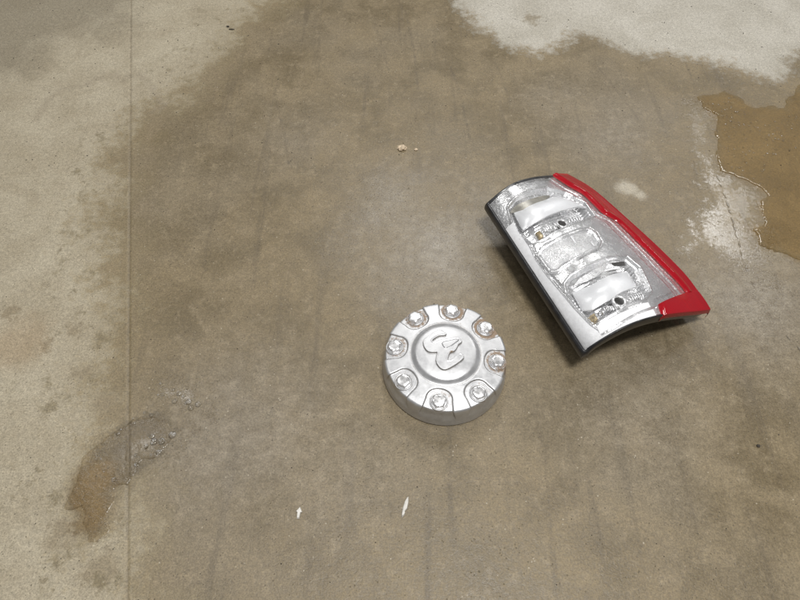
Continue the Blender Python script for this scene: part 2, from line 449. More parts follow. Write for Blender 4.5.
def mat_water(name, tint, k, bs=.16, ro=.06, sc=60):
    t = NT(name)
    P = t.coord()
    n1 = t.noise(P, sc, 4, .6)
    n2 = t.noise(P, 14, 3, .5)
    h = t.math('ADD', t.math('MULTIPLY', n1, k), n2)
    nrm = t.bump(h, bs, .003)
    fr = t.n.new('ShaderNodeFresnel'); fr.inputs['IOR'].default_value = 1.33
    t.link(nrm, fr.inputs['Normal'])
    tr = t.n.new('ShaderNodeBsdfTransparent'); tr.inputs['Color'].default_value = (*tint, 1)
    gl = t.n.new('ShaderNodeBsdfGlossy'); gl.inputs['Roughness'].default_value = ro
    t.link(nrm, gl.inputs['Normal'])
    mx = t.n.new('ShaderNodeMixShader')
    t.link(fr.outputs[0], mx.inputs[0]); t.link(tr.outputs[0], mx.inputs[1]); t.link(gl.outputs[0], mx.inputs[2])
    return t.done(mx.outputs[0])


def mat_clear(name, tint=(.97, .975, .98), ior=1.5, rough=.03, scr=0.0, haze=.0):
    """clear moulded plastic, thin-walled"""
    t = NT(name)
    P = t.coord()
    n1 = t.noise(P, 55, 3, .5)
    nrm = t.bump(n1, .12 + scr, .002)
    fr = t.n.new('ShaderNodeFresnel'); fr.inputs['IOR'].default_value = ior
    t.link(nrm, fr.inputs['Normal'])
    tr = t.n.new('ShaderNodeBsdfTransparent'); tr.inputs['Color'].default_value = (*tint, 1)
    gl = t.n.new('ShaderNodeBsdfGlossy'); gl.inputs['Roughness'].default_value = rough
    t.link(nrm, gl.inputs['Normal'])
    df = t.n.new('ShaderNodeBsdfDiffuse'); df.inputs['Color'].default_value = (.75, .75, .75, 1)
    m0 = t.n.new('ShaderNodeMixShader')
    dirt = t.math('MULTIPLY', t.step(t.noise(P, 120, 5, .7), .45, .8), haze)
    t.link(dirt, m0.inputs[0]); t.link(tr.outputs[0], m0.inputs[1]); t.link(df.outputs[0], m0.inputs[2])
    mx = t.n.new('ShaderNodeMixShader')
    t.link(fr.outputs[0], mx.inputs[0]); t.link(m0.outputs[0], mx.inputs[1]); t.link(gl.outputs[0], mx.inputs[2])
    return t.done(mx.outputs[0])


def mat_chrome(name, col=(.80, .80, .81), rough=.16, b=.25, scale=160, lo=.0, facet=0.0):
    t = NT(name)
    P = t.coord()
    n = t.noise(P, scale, 4, .6)
    h = n
    if facet:
        v = t.voronoi(P, facet)
        h = t.math('ADD', n, t.math('MULTIPLY', v, 1.3))
    r = t.step(t.noise(P, 70, 4, .65), .3, .7, rough * .7, rough * 1.5)
    dust = t.step(t.noise(P, 95, 5, .7), .5, .75, 0, .3)
    c = t.mix(dust, col, (.6, .58, .54))
    bs = t.bsdf(Base_Color=c, Metallic=1 - lo, Roughness=r, Normal=t.bump(h, b, .0015))
    return t.done(bs.outputs[0])


def mat_cap():
    t = NT('worn_silver_paint')
    P = t.coord()
    n = t.noise(P, 60, 5, .65)
    f = t.noise(P, 420, 3, .6)
    c = t.mix(t.step(n, .3, .7), (.50, .505, .52), (.61, .615, .63))
    grime = t.step(t.noise(P, 110, 6, .75), .55, .78, 0, .28)
    c = t.mix(grime, c, (.43, .41, .37))
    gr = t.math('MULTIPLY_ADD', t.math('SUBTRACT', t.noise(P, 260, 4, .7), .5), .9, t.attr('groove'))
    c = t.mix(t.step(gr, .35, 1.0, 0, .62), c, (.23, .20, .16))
    rn = t.math('MULTIPLY_ADD', t.math('SUBTRACT', t.noise(P, 190, 5, .75), .5), 1.6, t.attr('rust'))
    rm = t.step(rn, .36, .80)
    c = t.mix(t.math('MULTIPLY', rm, .85), c, t.mix(t.noise(P, 300, 3), (.11, .055, .020), (.30, .19, .09)))
    met = t.math('SUBTRACT', .72, t.math('MULTIPLY', rm, .68))
    ro = t.math('ADD', t.step(n, .3, .7, .36, .46), t.math('MULTIPLY', rm, .35))
    h = t.math('ADD', t.math('MULTIPLY', f, .5), n)
    bs = t.bsdf(Base_Color=c, Metallic=met, Roughness=ro, Normal=t.bump(h, .12, .0008))
    return t.done(bs.outputs[0])


def mat_plain(name, col, rough=.4, met=0.0, coat=0.0, b=.1, scale=200, vary=.15, spec=.5):
    t = NT(name)
    P = t.coord()
    n = t.noise(P, scale, 4, .6)
    c2 = tuple(min(1, x * (1 + vary) + .01 * vary) for x in col)
    c1 = tuple(x * (1 - vary) for x in col)
    c = t.mix(t.step(t.noise(P, scale * .4, 4), .3, .7), c1, c2)
    bs = t.bsdf(Base_Color=c, Roughness=rough, Metallic=met, Normal=t.bump(n, b, .001))
    bs.inputs['Coat Weight'].default_value = coat
    bs.inputs['Coat Roughness'].default_value = .06
    bs.inputs['Specular IOR Level'].default_value = spec
    return t.done(bs.outputs[0])


M_FLOOR = mat_floor()
M_WATER = mat_water('dirty_water', (.95, .92, .84), .35)
M_WATER2 = mat_water('soapy_water', (.96, .94, .90), 1.2, .28, .18, 110)
M_CAP = mat_cap()
M_NUT = mat_chrome('worn_chrome', (.80, .80, .81), .25, .0, 220, .15)
M_CLEAR = mat_clear('clear_lens_plastic', rough=.30, scr=-.04, haze=.06)
M_RIBCLEAR = mat_clear('textured_clear_plastic', (.96, .96, .97), 1.5, .12, .5, .35)
M_CHROME = mat_chrome('bright_chrome_reflector', (.88, .88, .89), .22, .55, 150, .12, 0)
M_FACET = mat_chrome('pebbled_chrome', (.70, .70, .71), .28, .45, 300, .35, 800)
M_SILVER = mat_plain('silver_trim_paint', (.93, .93, .945), .34, .08, .25, .22, 420, .05)
M_WHITE = mat_plain('frosted_white_plastic', (.80, .805, .825), .30, .2, .3, .05, 120, .03)
M_BLACK = mat_plain('black_plastic', (.014, .014, .016), .32, 0, .25, .12, 150, .4)
M_DARK = mat_plain('dark_socket', (.02, .018, .016), .6, 0, 0, .2, 200, .4)
M_BULB = mat_plain('old_amber_plastic', (.36, .28, .15), .4, .3, .2, .5, 500, .5)


def mat_red():
    t = NT('red_lens_plastic')
    P = t.coord()
    n1 = t.noise(P, 90, 3, .5)
    nrm = t.bump(n1, .06, .002)
    fr = t.n.new('ShaderNodeFresnel'); fr.inputs['IOR'].default_value = 1.5
    t.link(nrm, fr.inputs['Normal'])
    tr = t.n.new('ShaderNodeBsdfTransparent')
    t.link(t.mix(t.step(t.noise(P, 160, 4, .6), .35, .65), (.72, .012, .022), (.86, .035, .05)), tr.inputs['Color'])
    df = t.n.new('ShaderNodeBsdfDiffuse'); df.inputs['Color'].default_value = (.58, .008, .022, 1)
    gl = t.n.new('ShaderNodeBsdfGlossy'); gl.inputs['Roughness'].default_value = .10
    t.link(nrm, gl.inputs['Normal'])
    m0 = t.n.new('ShaderNodeMixShader'); m0.inputs[0].default_value = .5
    t.link(tr.outputs[0], m0.inputs[1]); t.link(df.outputs[0], m0.inputs[2])
    mx = t.n.new('ShaderNodeMixShader')
    t.link(fr.outputs[0], mx.inputs[0]); t.link(m0.outputs[0], mx.inputs[1]); t.link(gl.outputs[0], mx.inputs[2])
    return t.done(mx.outputs[0])


M_RED = mat_red()
M_CHIP = mat_plain('white_plastic_scrap', (.66, .64, .60), .5, 0, 0, .3, 300, .12)
M_CRUMB = mat_plain('tan_crumb', (.62, .50, .36), .8, 0, 0, .6, 400, .3)
M_GRIT = mat_plain('dark_grit', (.05, .042, .032), .8, 0, 0, .5, 500, .4)
M_BUBBLE = mat_clear('soap_film', (.96, .96, .95), 1.4, .05, .1, .6)  # white haze in the colour stands in for bright highlights

# ---------------------------------------------------------------- floor
J0, J1 = np.array(JOINT[0]), np.array(JOINT[1])
jd = (J0 - J1) / np.linalg.norm(J0 - J1)
jn = np.array([jd[1], -jd[0]])
step = .0065
A = np.concatenate([[-9, -6, -4, -2.5, -1.6, -1.1], np.arange(-.95, -.012, step), [-.006, -.0032, -.0017, 0, .0017, .0032, .006],
                    np.arange(.012, 2.05, step), [2.2, 2.6, 3.5, 5, 8]])
B = np.concatenate([[-6, -3.5, -2, -1, -.5], np.arange(-.30, 2.0, step), [2.15, 2.5, 3.2, 4.5, 7, 10]])
AA, BB = np.meshgrid(A, B)
XY = J1 + AA.reshape(-1, 1) * jn + BB.reshape(-1, 1) * jd
Z = np.where(np.abs(AA.ravel()) < .001, -.0016, 0.0) + np.where((np.abs(AA.ravel()) > .001) & (np.abs(AA.ravel()) < .002), -.0012, 0)
V = np.column_stack([XY, Z])
floor = mk('floor', V, grid_faces(len(B), len(A)), M_FLOOR)
floor['kind'] = 'structure'
Q = XY
attr(floor, 'dry_left', np.clip(sdf_poly(Q, DRY_LEFT), -.5, .5))
attr(floor, 'dry_right', np.clip(sdf_poly(Q, DRY_RIGHT), -.5, .5))
attr(floor, 'puddle', np.clip(np.minimum(sdf_poly(Q, PUDDLE_R), sdf_poly(Q, PUDDLE_L)), -.3, .5))
attr(floor, 'silt', np.clip(np.minimum(sdf_poly(Q, PUDDLE_R), sdf_poly(Q, SILT_L)), -.3, .5))
attr(floor, 'corner', np.clip(sdf_poly(Q, CORNER_TONE), -.5, .5))
attr(floor, 'film', np.clip(np.minimum.reduce([sdf_poly(Q, SHEEN_R), sdf_poly(Q, PUDDLE_L) , sdf_poly(Q, FOAM)]), -.1, .3))
attr(floor, 'crack', np.clip(dist_line(Q, CRACK), 0, .2))
attr(floor, 'scratch', np.clip(np.minimum.reduce([dist_line(Q, s) for s in (SCRATCH_A, SCRATCH_B, SCRATCH_C, SCRATCH_D, SCRATCH_E, SCRATCH_F)]), 0, .2))
attr(floor, 'curve', np.clip(dist_line(Q, CURVE_STAIN), 0, .2))
attr(floor, 'joint', np.abs(AA.ravel()))
BD = np.array(BLOBS_DARK)


def blob(idx, rad):
    d = np.full(len(Q), 1.0)
    for i, r in zip(idx, rad):
        d = np.minimum(d, np.hypot(*(Q - BD[i]).T) - r)
    return np.clip(d, -.2, .3)


attr(floor, 'blot', blob([0, 1, 2, 3, 4, 5, 9, 10, 11, 12, 13, 16, 17], [.012, .010, .006, .016, .022, .016, .012, .010, .010, .012, .014, .010, .008]))
attr(floor, 'rusty', blob([6], [.055]))
attr(floor, 'pale', np.minimum(blob([7, 8], [.022, .014]), np.clip(np.minimum(dist_line(Q, PALE_A), dist_line(Q, PALE_B)) + .004, 0, .3)))
G = np.zeros(len(Q))
for (x, y), r, k in zip(GREY_SHEENS, (.17, .16, .12, .12, .14, .1, .13, .1, .17, .12, .06), (.8, .7, .5, .4, .45, .4, .5, .5, .8, .25, .2)):
    G = np.maximum(G, k * np.exp(-((Q[:, 0] - x) ** 2 + (Q[:, 1] - y) ** 2) / r ** 2))
G = G * (1 + .5 * fbm(Q, 9, 3, 3))
attr(floor, 'grey', np.clip(G, 0, 1))


# ---------------------------------------------------------------- puddles: real thin bodies of water with a rounded rim
def puddle(poly, mat, h, rim, res, amp, seed, label):
    poly = np.array(poly)
    lo, hi = poly.min(0) - .02, poly.max(0) + .02
    nx, ny = int((hi[0] - lo[0]) / res), int((hi[1] - lo[1]) / res)
    gx, gy = np.meshgrid(np.linspace(lo[0], hi[0], nx), np.linspace(lo[1], hi[1], ny))
    P = np.column_stack([gx.ravel(), gy.ravel()])
    d = -sdf_poly(P, poly) + amp * fbm(P, 24, 5, seed)
    z = np.where(d > 0, h * np.sqrt(np.clip(1 - (1 - np.clip(d / rim, 0, 1)) ** 2, 0, 1)), np.clip(d * 1.5, -.003, 0))
    z = z + np.where(d > 0, 0.00006 * fbm(P, 70, 3, seed + 9) * np.clip(d / rim, 0, 1), 0)
    keep = d > -.004
    idx = -np.ones(len(P), int)
    F = []
    for j in range(ny - 1):
        for i in range(nx - 1):
            q = (j * nx + i, j * nx + i + 1, (j + 1) * nx + i + 1, (j + 1) * nx + i)
            if keep[list(q)].all():
                F.append(q)
    used = np.unique(np.array(F).ravel())
    idx[used] = np.arange(len(used))
    V = np.column_stack([P, z])[used]
    o = mk('puddle', V, [tuple(idx[list(f)]) for f in F], mat)
    face_up(o)
    o['kind'] = 'structure'
    o['label'] = label
    return o


puddle(PUDDLE_R, M_WATER, .0008, .004, .003, .020, 3, 'brown puddle with ragged wet edge beside the tail light')
puddle(PUDDLE_L, M_WATER2, .0006, .004, .0025, .024, 8, 'small soapy puddle lying across the floor joint')

# ---------------------------------------------------------------- wheel centre cap
CR = .1062
cap = thing('wheel_center_cap', (CAP[0], CAP[1], 0), 'round silver eight-lug wheel center cap with ram head emblem and rusty nuts', 'wheel cap')
prof = [(.0005, .0668), (.012, .0667), (.024, .0664), (.036, .0658), (.044, .0650), (.0495, .0641), (.0525, .0632), (.0545, .0618), (.0565, .0598), (.0590, .0580),
        (.0608, .0572), (.0622, .0574), (.0640, .0576), (.0700, .0571), (.0780, .0563), (.0860, .0553), (.0930, .0545), (.0990, .0537), (.1030, .0531), (.1052, .0520),
        (.1066, .0500), (.1074, .0460), (.1079, .0390), (.1084, .0300), (.1091, .0200), (.1097, .0110), (.1101, .0060), (.1100, .0032), (.1090, .0016), (.1060, .0004)]
prof = np.array(prof)
# resample the profile by arc length
L = np.r_[0, np.cumsum(np.hypot(*np.diff(prof, axis=0).T))]
ts = np.linspace(0, L[-1], 210)
pr = np.interp(ts, L, prof[:, 0]); pz = np.interp(ts, L, prof[:, 1])
for _ in range(2):
    pr[1:-1] = (pr[:-2] + 2 * pr[1:-1] + pr[2:]) / 4; pz[1:-1] = (pz[:-2] + 2 * pz[1:-1] + pz[2:]) / 4
tr_ = np.gradient(pr); tz_ = np.gradient(pz); ln = np.hypot(tr_, tz_)
nr_, nz_ = -tz_ / ln, tr_ / ln
nth = 640
th = np.arange(nth) / nth * 2 * math.pi
RN = .0893                      # nut circle
A0 = math.radians(-9.5)
Lr = np.interp(RN, pr[:140], ts[:140])
TT, SS = np.meshgrid(th, ts)
rr = np.interp(SS.ravel(), ts, pr); zz = np.interp(SS.ravel(), ts, pz)
nr = np.interp(SS.ravel(), ts, nr_); nz = np.interp(SS.ravel(), ts, nz_)
tt = TT.ravel(); ss = SS.ravel()
k = np.round((tt - A0) / (math.pi / 4))
da = tt - A0 - k * math.pi / 4
rho = ss - Lr                   # along the skin, outwards
tau = da * np.clip(rr, .05, None)
w = .0222 + np.clip(rho, 0, .05) * .22
dp = np.where(rho < 0, np.hypot(tau, rho) - .0222, np.abs(tau) - w)
fade = 1 - smooth(.030, .052, rho)
rec = -.0026 * smooth(.0012, -.0016, dp) * fade
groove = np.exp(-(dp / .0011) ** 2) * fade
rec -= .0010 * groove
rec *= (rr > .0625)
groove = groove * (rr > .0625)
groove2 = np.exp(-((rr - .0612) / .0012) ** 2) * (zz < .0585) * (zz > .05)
disp = rec + .00025 * fbm(np.column_stack([rr * np.cos(tt), rr * np.sin(tt)]), 35, 3, 2)
rr2 = rr + nr * -disp if False else rr + nr * disp
# normals from the profile point outward when (nr,nz) = (-dz, dr)
zz2 = zz + nz * disp
capV = np.column_stack([rr2 * np.cos(tt), rr2 * np.sin(tt), np.maximum(zz2, 0.0004)])
# rust: strongest round the nuts on one side
rust = np.zeros(len(tt))
for q in range(8):
    a = A0 + q * math.pi / 4
    amt = {0: .85, 1: 1.2, 2: .95, 3: .75, 4: .6, 5: .35, 6: .45, 7: .4}[q]
    cx, cy = RN * math.cos(a), RN * math.sin(a)
    d = np.hypot(capV[:, 0] - cx - .002, capV[:, 1] - cy - .001)
    rust = np.maximum(rust, amt * smooth(.029, .014, d) * (dp < .001))
rust = np.maximum(rust, .34 * smooth(.014, .004, capV[:, 2]) )
edge_ = smooth(.012, .003, np.abs(rr - .062)) * (np.cos(tt - .6) > .3) * .3
rust = np.maximum(rust, edge_)
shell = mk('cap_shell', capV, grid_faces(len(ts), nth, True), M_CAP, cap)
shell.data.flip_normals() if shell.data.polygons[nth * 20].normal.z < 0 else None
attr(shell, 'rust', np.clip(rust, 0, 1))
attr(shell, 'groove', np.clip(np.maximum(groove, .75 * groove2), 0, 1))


def lathe(prof, n, cx=0, cy=0):
    V, F = [], []
    for r, z in prof:
        for j in range(n):
            a = j / n * 2 * math.pi
            V.append((cx + r * math.cos(a), cy + r * math.sin(a), z))
    F = grid_faces(len(prof), n, True)
    F.append(tuple(range(n)))
    return V, F


# a lug nut: chamfered hexagon head on a round washer
def hex_mesh():
    rows = [(.0124, 0, 0), (.0124, .0066, 0), (.0121, .0074, .10), (.0108, .0083, .22), (.0090, .0086, .3), (.0040, .0087, 1.0)]
    n = 48
    V = []
    for r, z, rd in rows:
        for j in range(n):
            a = j / n * 2 * math.pi
            sec = (a % (math.pi / 3)) - math.pi / 6
            hexr = r * math.cos(math.pi / 6) / math.cos(sec)
            q = hexr * (1 - rd) + r * .9 * rd
            V.append((q * math.cos(a), q * math.sin(a), z))
    F = grid_faces(len(rows), n, True)
    F.append(tuple(range((len(rows) - 1) * n, len(rows) * n)))
    return V, F


hv, hf = hex_mesh()
wv, wf = lathe([(.0158, -.0016), (.0158, .0010), (.0153, .0021), (.0143, .0024), (.0132, .0018), (.0126, .0009), (.0100, .0009)], 48)
nut0 = wash0 = None
for q in range(8):
    a = A0 + q * math.pi / 4
    loc = (RN * math.cos(a), RN * math.sin(a), .0525)
    if nut0 is None:
        nut0 = mk('lug_nut', hv, hf, M_NUT, cap); split_edges(nut0, 28)
        wash0 = mk('washer', wv, wf, M_CAP, nut0); split_edges(wash0, 50)
        attr(wash0, 'rust', np.full(len(wv), .22)); attr(wash0, 'groove', np.array([.0 if abs(math.hypot(v[0], v[1]) - .0129) > .002 else .6 for v in wv]))
        wash1 = mk('washer', wv, wf, M_CAP, nut0); split_edges(wash1, 50)
        attr(wash1, 'rust', np.array([.62 if v[0] > -.004 else .3 for v in wv])); attr(wash1, 'groove', np.array([.0 if abs(math.hypot(v[0], v[1]) - .0129) > .002 else .6 for v in wv]))
        rusty_mesh = wash1.data
        bpy.data.objects.remove(wash1)
        wash0.name = 'washer'
        clean_mesh = wash0.data
        wash0.data = rusty_mesh
        nut, wsh = nut0, wash0
    else:
        nut = nut0.copy(); COL.objects.link(nut); nut.parent = cap
        wsh = wash0.copy(); COL.objects.link(wsh); wsh.parent = nut
        wsh.data = rusty_mesh if q < 4 else clean_mesh
    nut.location = loc
    nut.rotation_euler = (rnd.uniform(-.02, .02), .115, a)
    nut.rotation_euler = (0, .115, 0)
    nut.rotation_mode = 'QUATERNION'
    from mathutils import Quaternion
    nut.rotation_quaternion = Quaternion((0, 0, 1), a) @ Quaternion((0, 1, 0), .115) @ Quaternion((0, 0, 1), rnd.uniform(0, 1))


# emblem: raised ram head, moulded in relief
def chaikin(p, n=2):
    p = np.array(p, float)
    for _ in range(n):
        q = np.roll(p, -1, 0)
        p = np.stack([.75 * p + .25 * q, .25 * p + .75 * q], 1).reshape(-1, 2)
    return p


EO = np.array([-.0005, -.0045])
em = chaikin(EMBLEM, 1) + EO
parts_em = [(chaikin(EM_FACE, 1) + EO, .0009)]
lo, hi = em.min(0) - .004, em.max(0) + .004
res = .00042
nx, ny = int((hi[0] - lo[0]) / res), int((hi[1] - lo[1]) / res)
gx, gy = np.meshgrid(np.linspace(lo[0], hi[0], nx), np.linspace(lo[1], hi[1], ny))
P = np.column_stack([gx.ravel(), gy.ravel()])
d = sdf_poly(P, em) - .0010
base = np.interp(np.hypot(*P.T), pr[:80], pz[:80])
hz = -.0012 + .0050 * smooth(.0010, -.0004, d) - .0008 * np.exp(-((d - .0018) / .0006) ** 2)
hz = hz - .0004 * smooth(-.0016, -.0032, d)
for pp, h_ in parts_em:
    dd = sdf_poly(P, pp)
    hz += (h_ + .0004) * smooth(.0008, -.0012, dd)
keep = d < .0022
F = []
for j in range(ny - 1):
    for i in range(nx - 1):
        q = (j * nx + i, j * nx + i + 1, (j + 1) * nx + i + 1, (j + 1) * nx + i)
        if keep[list(q)].all():
            F.append(q)
used = np.unique(np.array(F).ravel()); idx = -np.ones(len(P), int); idx[used] = np.arange(len(used))
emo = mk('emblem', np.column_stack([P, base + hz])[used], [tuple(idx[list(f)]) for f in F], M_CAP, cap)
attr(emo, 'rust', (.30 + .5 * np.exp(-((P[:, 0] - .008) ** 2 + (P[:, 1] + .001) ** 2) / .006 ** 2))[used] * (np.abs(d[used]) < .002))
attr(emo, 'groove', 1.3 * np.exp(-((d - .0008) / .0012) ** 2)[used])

# ---------------------------------------------------------------- tail light
LL, LRt, LRv = np.array(LENS_LEFT), np.array(LENS_RIGHT), np.array(LENS_RIGHT_V)
# smooth tables
uf = np.linspace(0, 1, 201)


def sm(x, n=14):
    x = x.copy()
    for _ in range(n):
        x[1:-1] = (x[:-2] + 2 * x[1:-1] + x[2:]) / 4
    return x


zt = sm(np.interp(uf, ARCH_U, ARCH_TOP), 120); zb = sm(np.interp(uf, ARCH_U, ARCH_BOTTOM), 120)
rx = sm(np.interp(uf, LRv, LRt[:, 0]), 200); ry = sm(np.interp(uf, LRv, LRt[:, 1]), 200)
T0 = np.array([.365, .72, 0.])


def Sraw(u, v):
    u = np.asarray(u, float); v = np.asarray(v, float)
    lx = LL[0, 0] + (LL[1, 0] - LL[0, 0]) * v; ly = LL[0, 1] + (LL[1, 1] - LL[0, 1]) * v
    Rx = np.interp(v, uf, rx); Ry = np.interp(v, uf, ry)
    vo = np.clip(v, 0, 1) - v
    Rx = Rx - vo * (rx[-1] - rx[-2]) * 200 * (v > 1) - vo * (rx[1] - rx[0]) * 200 * (v < 0)
    Ry = Ry - vo * (ry[-1] - ry[-2]) * 200 * (v > 1) - vo * (ry[1] - ry[0]) * 200 * (v < 0)
    vc = np.clip(v, 0, 1)
    z = np.interp(u, uf, zt) * (1 - vc) + np.interp(u, uf, zb) * vc
    return np.stack([lx + (Rx - lx) * u, ly + (Ry - ly) * u, z], -1)


def S(u, v, depth=0.0):
    """point at a depth below the lens skin, in the tail light's own frame"""
    e = 2e-3
    p = Sraw(u, v)
    a = Sraw(np.asarray(u) + e, v) - Sraw(np.asarray(u) - e, v)
    b = Sraw(u, np.asarray(v) + e) - Sraw(u, np.asarray(v) - e)
    n = np.cross(b, a)
    n = n / np.linalg.norm(n, axis=-1, keepdims=True)
    n = np.where(n[..., 2:3] < 0, -n, n)
    n = n * .45 + np.array([0, 0, .55])
    n = n / np.linalg.norm(n, axis=-1, keepdims=True)
    return p - n * np.asarray(depth)[..., None] - T0


tail = thing('tail_light', tuple(T0), 'chrome and red vehicle tail light with clear lens lying on the concrete', 'tail light')
WU, WV = .235, .372           # metric size of the lens frame


def met(uv):
    return np.asarray(uv, float) * np.array([WU, WV])


def resample(pl, n, closed=False):
    pl = np.asarray(pl, float)
    if closed:
        pl = np.vstack([pl, pl[:1]])
    m = pl * np.array([WU, WV])
    L = np.r_[0, np.cumsum(np.hypot(*np.diff(m, axis=0).T))]
    t = np.linspace(0, L[-1], n + 1 if closed else n)
    r = np.column_stack([np.interp(t, L, pl[:, 0]), np.interp(t, L, pl[:, 1])])
    return r[:-1] if closed else r


def ruled(name, top, bot, depth, thick, mat, n=28, m=12, bulge=0.0, parent=None, tilt=0.0):
    """curved slab between two edge lines, with side walls"""
    a, b = resample(top, n), resample(bot, n)
    V = []
    for i in range(m):
        f = i / (m - 1)
        uv = a * (1 - f) + b * f
        x = np.linspace(0, 1, n)
        dd = depth - bulge * (4 * f * (1 - f)) * np.sqrt(np.clip(4 * x * (1 - x), 0, 1)) + tilt * (f - .5)
        V.append(S(uv[:, 0], uv[:, 1], dd))
    V = np.array(V).reshape(-1, 3)
    F = grid_faces(m, n)
    rim = [j for j in range(n)] + [i * n + n - 1 for i in range(1, m)] + [(m - 1) * n + j for j in range(n - 2, -1, -1)] + [i * n for i in range(m - 2, 0, -1)]
    Vb = V[rim] - np.array([0, 0, thick])
    base = len(V)
    k = len(rim)
    for j in range(k):
        F.append((rim[j], base + j, base + (j + 1) % k, rim[(j + 1) % k]))
    o = mk(name, np.vstack([V, Vb]), F, mat, parent or tail)
    split_edges(o, 50)
    return o


# black housing: rolled flange round the lens and the body behind it
def rim_loop(n_side=60):
    v = np.linspace(0, 1, n_side); u = np.linspace(0, 1, n_side)
    left = np.column_stack([np.zeros(n_side), v]); bottom = np.column_stack([u, np.ones(n_side)])
    right = np.column_stack([np.ones(n_side), v[::-1]]); top = np.column_stack([u[::-1], np.zeros(n_side)])
    return np.vstack([left[:-1], bottom[:-1], right[:-1], top[:-1]])


loop = rim_loop()
c0 = S(loop[:, 0], loop[:, 1], 0 * loop[:, 0])
cen = c0[:, :2].mean(0)
tang = np.roll(c0, -1, 0) - np.roll(c0, 1, 0)
outn = np.column_stack([tang[:, 1], -tang[:, 0]])
outn /= np.linalg.norm(outn, axis=1, keepdims=True)
if ((c0[:, :2] - cen) * outn).sum() < 0:
    outn = -outn
isl = np.clip(1 - loop[:, 0] * 18, 0, 1)         # left edge carries the wide rolled flange
isr = np.clip((loop[:, 0] - .9) * 12, 0, 1)
rings = [(-.004, -.004), (.0, -.0005), (.0022, -.0008), (.0040, -.0030), (.0052, -.008), (.0056, -.016), (.0040, -.0205), (-.004, -.021), (-.010, -.018)]
RV = []
for o_, z_ in rings:
    k = (.45 + .55 * isl) * (1 - .75 * isr)
    zf = 1.0 - .35 * isr
    RV.append(np.column_stack([c0[:, :2] + outn * (o_ * np.where(o_ > 0, k, 1))[:, None], np.maximum(c0[:, 2] + z_ * zf, .003)]))
RV = np.array(RV).reshape(-1, 3)
F = grid_faces(len(rings), len(loop), True)
flange = mk('housing_flange', RV, F, M_BLACK, tail)
split_edges(flange, 60)
# body behind the lens, standing on the floor
hu = rim_loop(24)
hb = []
for (u0, u1, v0, v1, dep, zz_) in ((.04, .93, .03, .93, .016, None), (.10, .86, .08, .86, None, .045), (.16, .80, .13, .78, None, .012), (.18, .78, .15, .76, None, .0)):
    uu = u0 + (u1 - u0) * hu[:, 0]; vv = v0 + (v1 - v0) * hu[:, 1]
    p = S(uu, vv, np.full(len(uu), dep or .02))
    if zz_ is not None:
        p[:, 2] = np.minimum(p[:, 2] - .01, zz_)
    hb.append(p)
hb = np.array(hb)
m_ = len(hu)
F = grid_faces(len(hb), m_, True) + [tuple(range(3 * m_, 4 * m_))]
body = mk('housing', hb.reshape(-1, 3), F, M_BLACK, tail)
split_edges(body, 40)

# chrome reflector sheet with three lamp chambers pressed into it
nu, nv = 260, 380
gu, gv = np.meshgrid(np.linspace(.004, .985, nu), np.linspace(.005, .995, nv))
uvp = np.column_stack([gu.ravel(), gv.ravel()]); mp = met(uvp)
d1, d2, d3 = (sdf_poly(mp, met(p)) for p in (CH1, FR2, CH3))
dep = np.full(len(mp), .0035)
for dd in (d1, d3):
    dep += .019 * smooth(.0010, -.012, dd) + .004 * smooth(.0008, -.0016, dd)
    dep += .0030 * np.exp(-((dd + .0002) / .0010) ** 2)
    dep -= .0016 * np.exp(-((dd - .0028) / .0016) ** 2)
dep += .006 * smooth(.001, -.004, d2) + .0030 * np.exp(-((d2 - .0012) / .0010) ** 2)
ridge = dist_line(mp, met(RIDGE_L))
dep -= .0014 * np.exp(-(ridge / .0016) ** 2)
dep += .0012 * np.exp(-((ridge - .0035) / .0016) ** 2)
cre = dist_line(mp, met(CREASE))
dep += .0014 * np.exp(-(cre / .0011) ** 2)
# stepped bands under the clear zone towards the red edge
uin = np.interp(uvp[:, 1], [p[1] for p in RED_IN], [p[0] for p in RED_IN])
toR = (uin - uvp[:, 0]) * WU
dep += .0014 * smooth(.030, .024, toR) - .0010 * smooth(.016, .011, toR)
far = np.minimum(d1, d3)
dep += .0005 * fbm(mp, 120, 3, 4) * smooth(.002, -.004, far) + .0010 * np.sin(mp[:, 1] * 900) * smooth(.0, -.004, far) * (np.abs(vnoise(mp, 30, 6)) > .25)
rp = S(uvp[:, 0], uvp[:, 1], dep)
refl = mk('reflector', rp, grid_faces(nv, nu), M_CHROME, tail)

# smooth silver trim covering the inner border
tv = np.linspace(.20, .995, 60)
rl = np.array(RIDGE_L)
ur = np.interp(tv, rl[:, 1], rl[:, 0])
ruled('trim_strip', list(zip(np.full(60, .004), tv)), list(zip(ur - .008, tv)), .0022, .001, M_SILVER, n=70, m=6)
tu = np.linspace(.115, .50, 30)
cu = np.interp(tu, [p[0] for p in CREASE], [p[1] for p in CREASE])
ruled('trim_strip', list(zip(tu, np.full(30, .930) - .01 * (tu > .4))), list(zip(tu - .01, cu - .008)), .0022, .001, M_SILVER, n=40, m=5)
ruled('trim_strip', list(zip(np.linspace(.03, .50, 30), np.interp(np.linspace(.03, .50, 30), [p[0] for p in CREASE], [p[1] for p in CREASE]) + .006)),
      list(zip(np.linspace(.03, .49, 30), np.full(30, .996))), .0022, .001, M_SILVER, n=40, m=4)

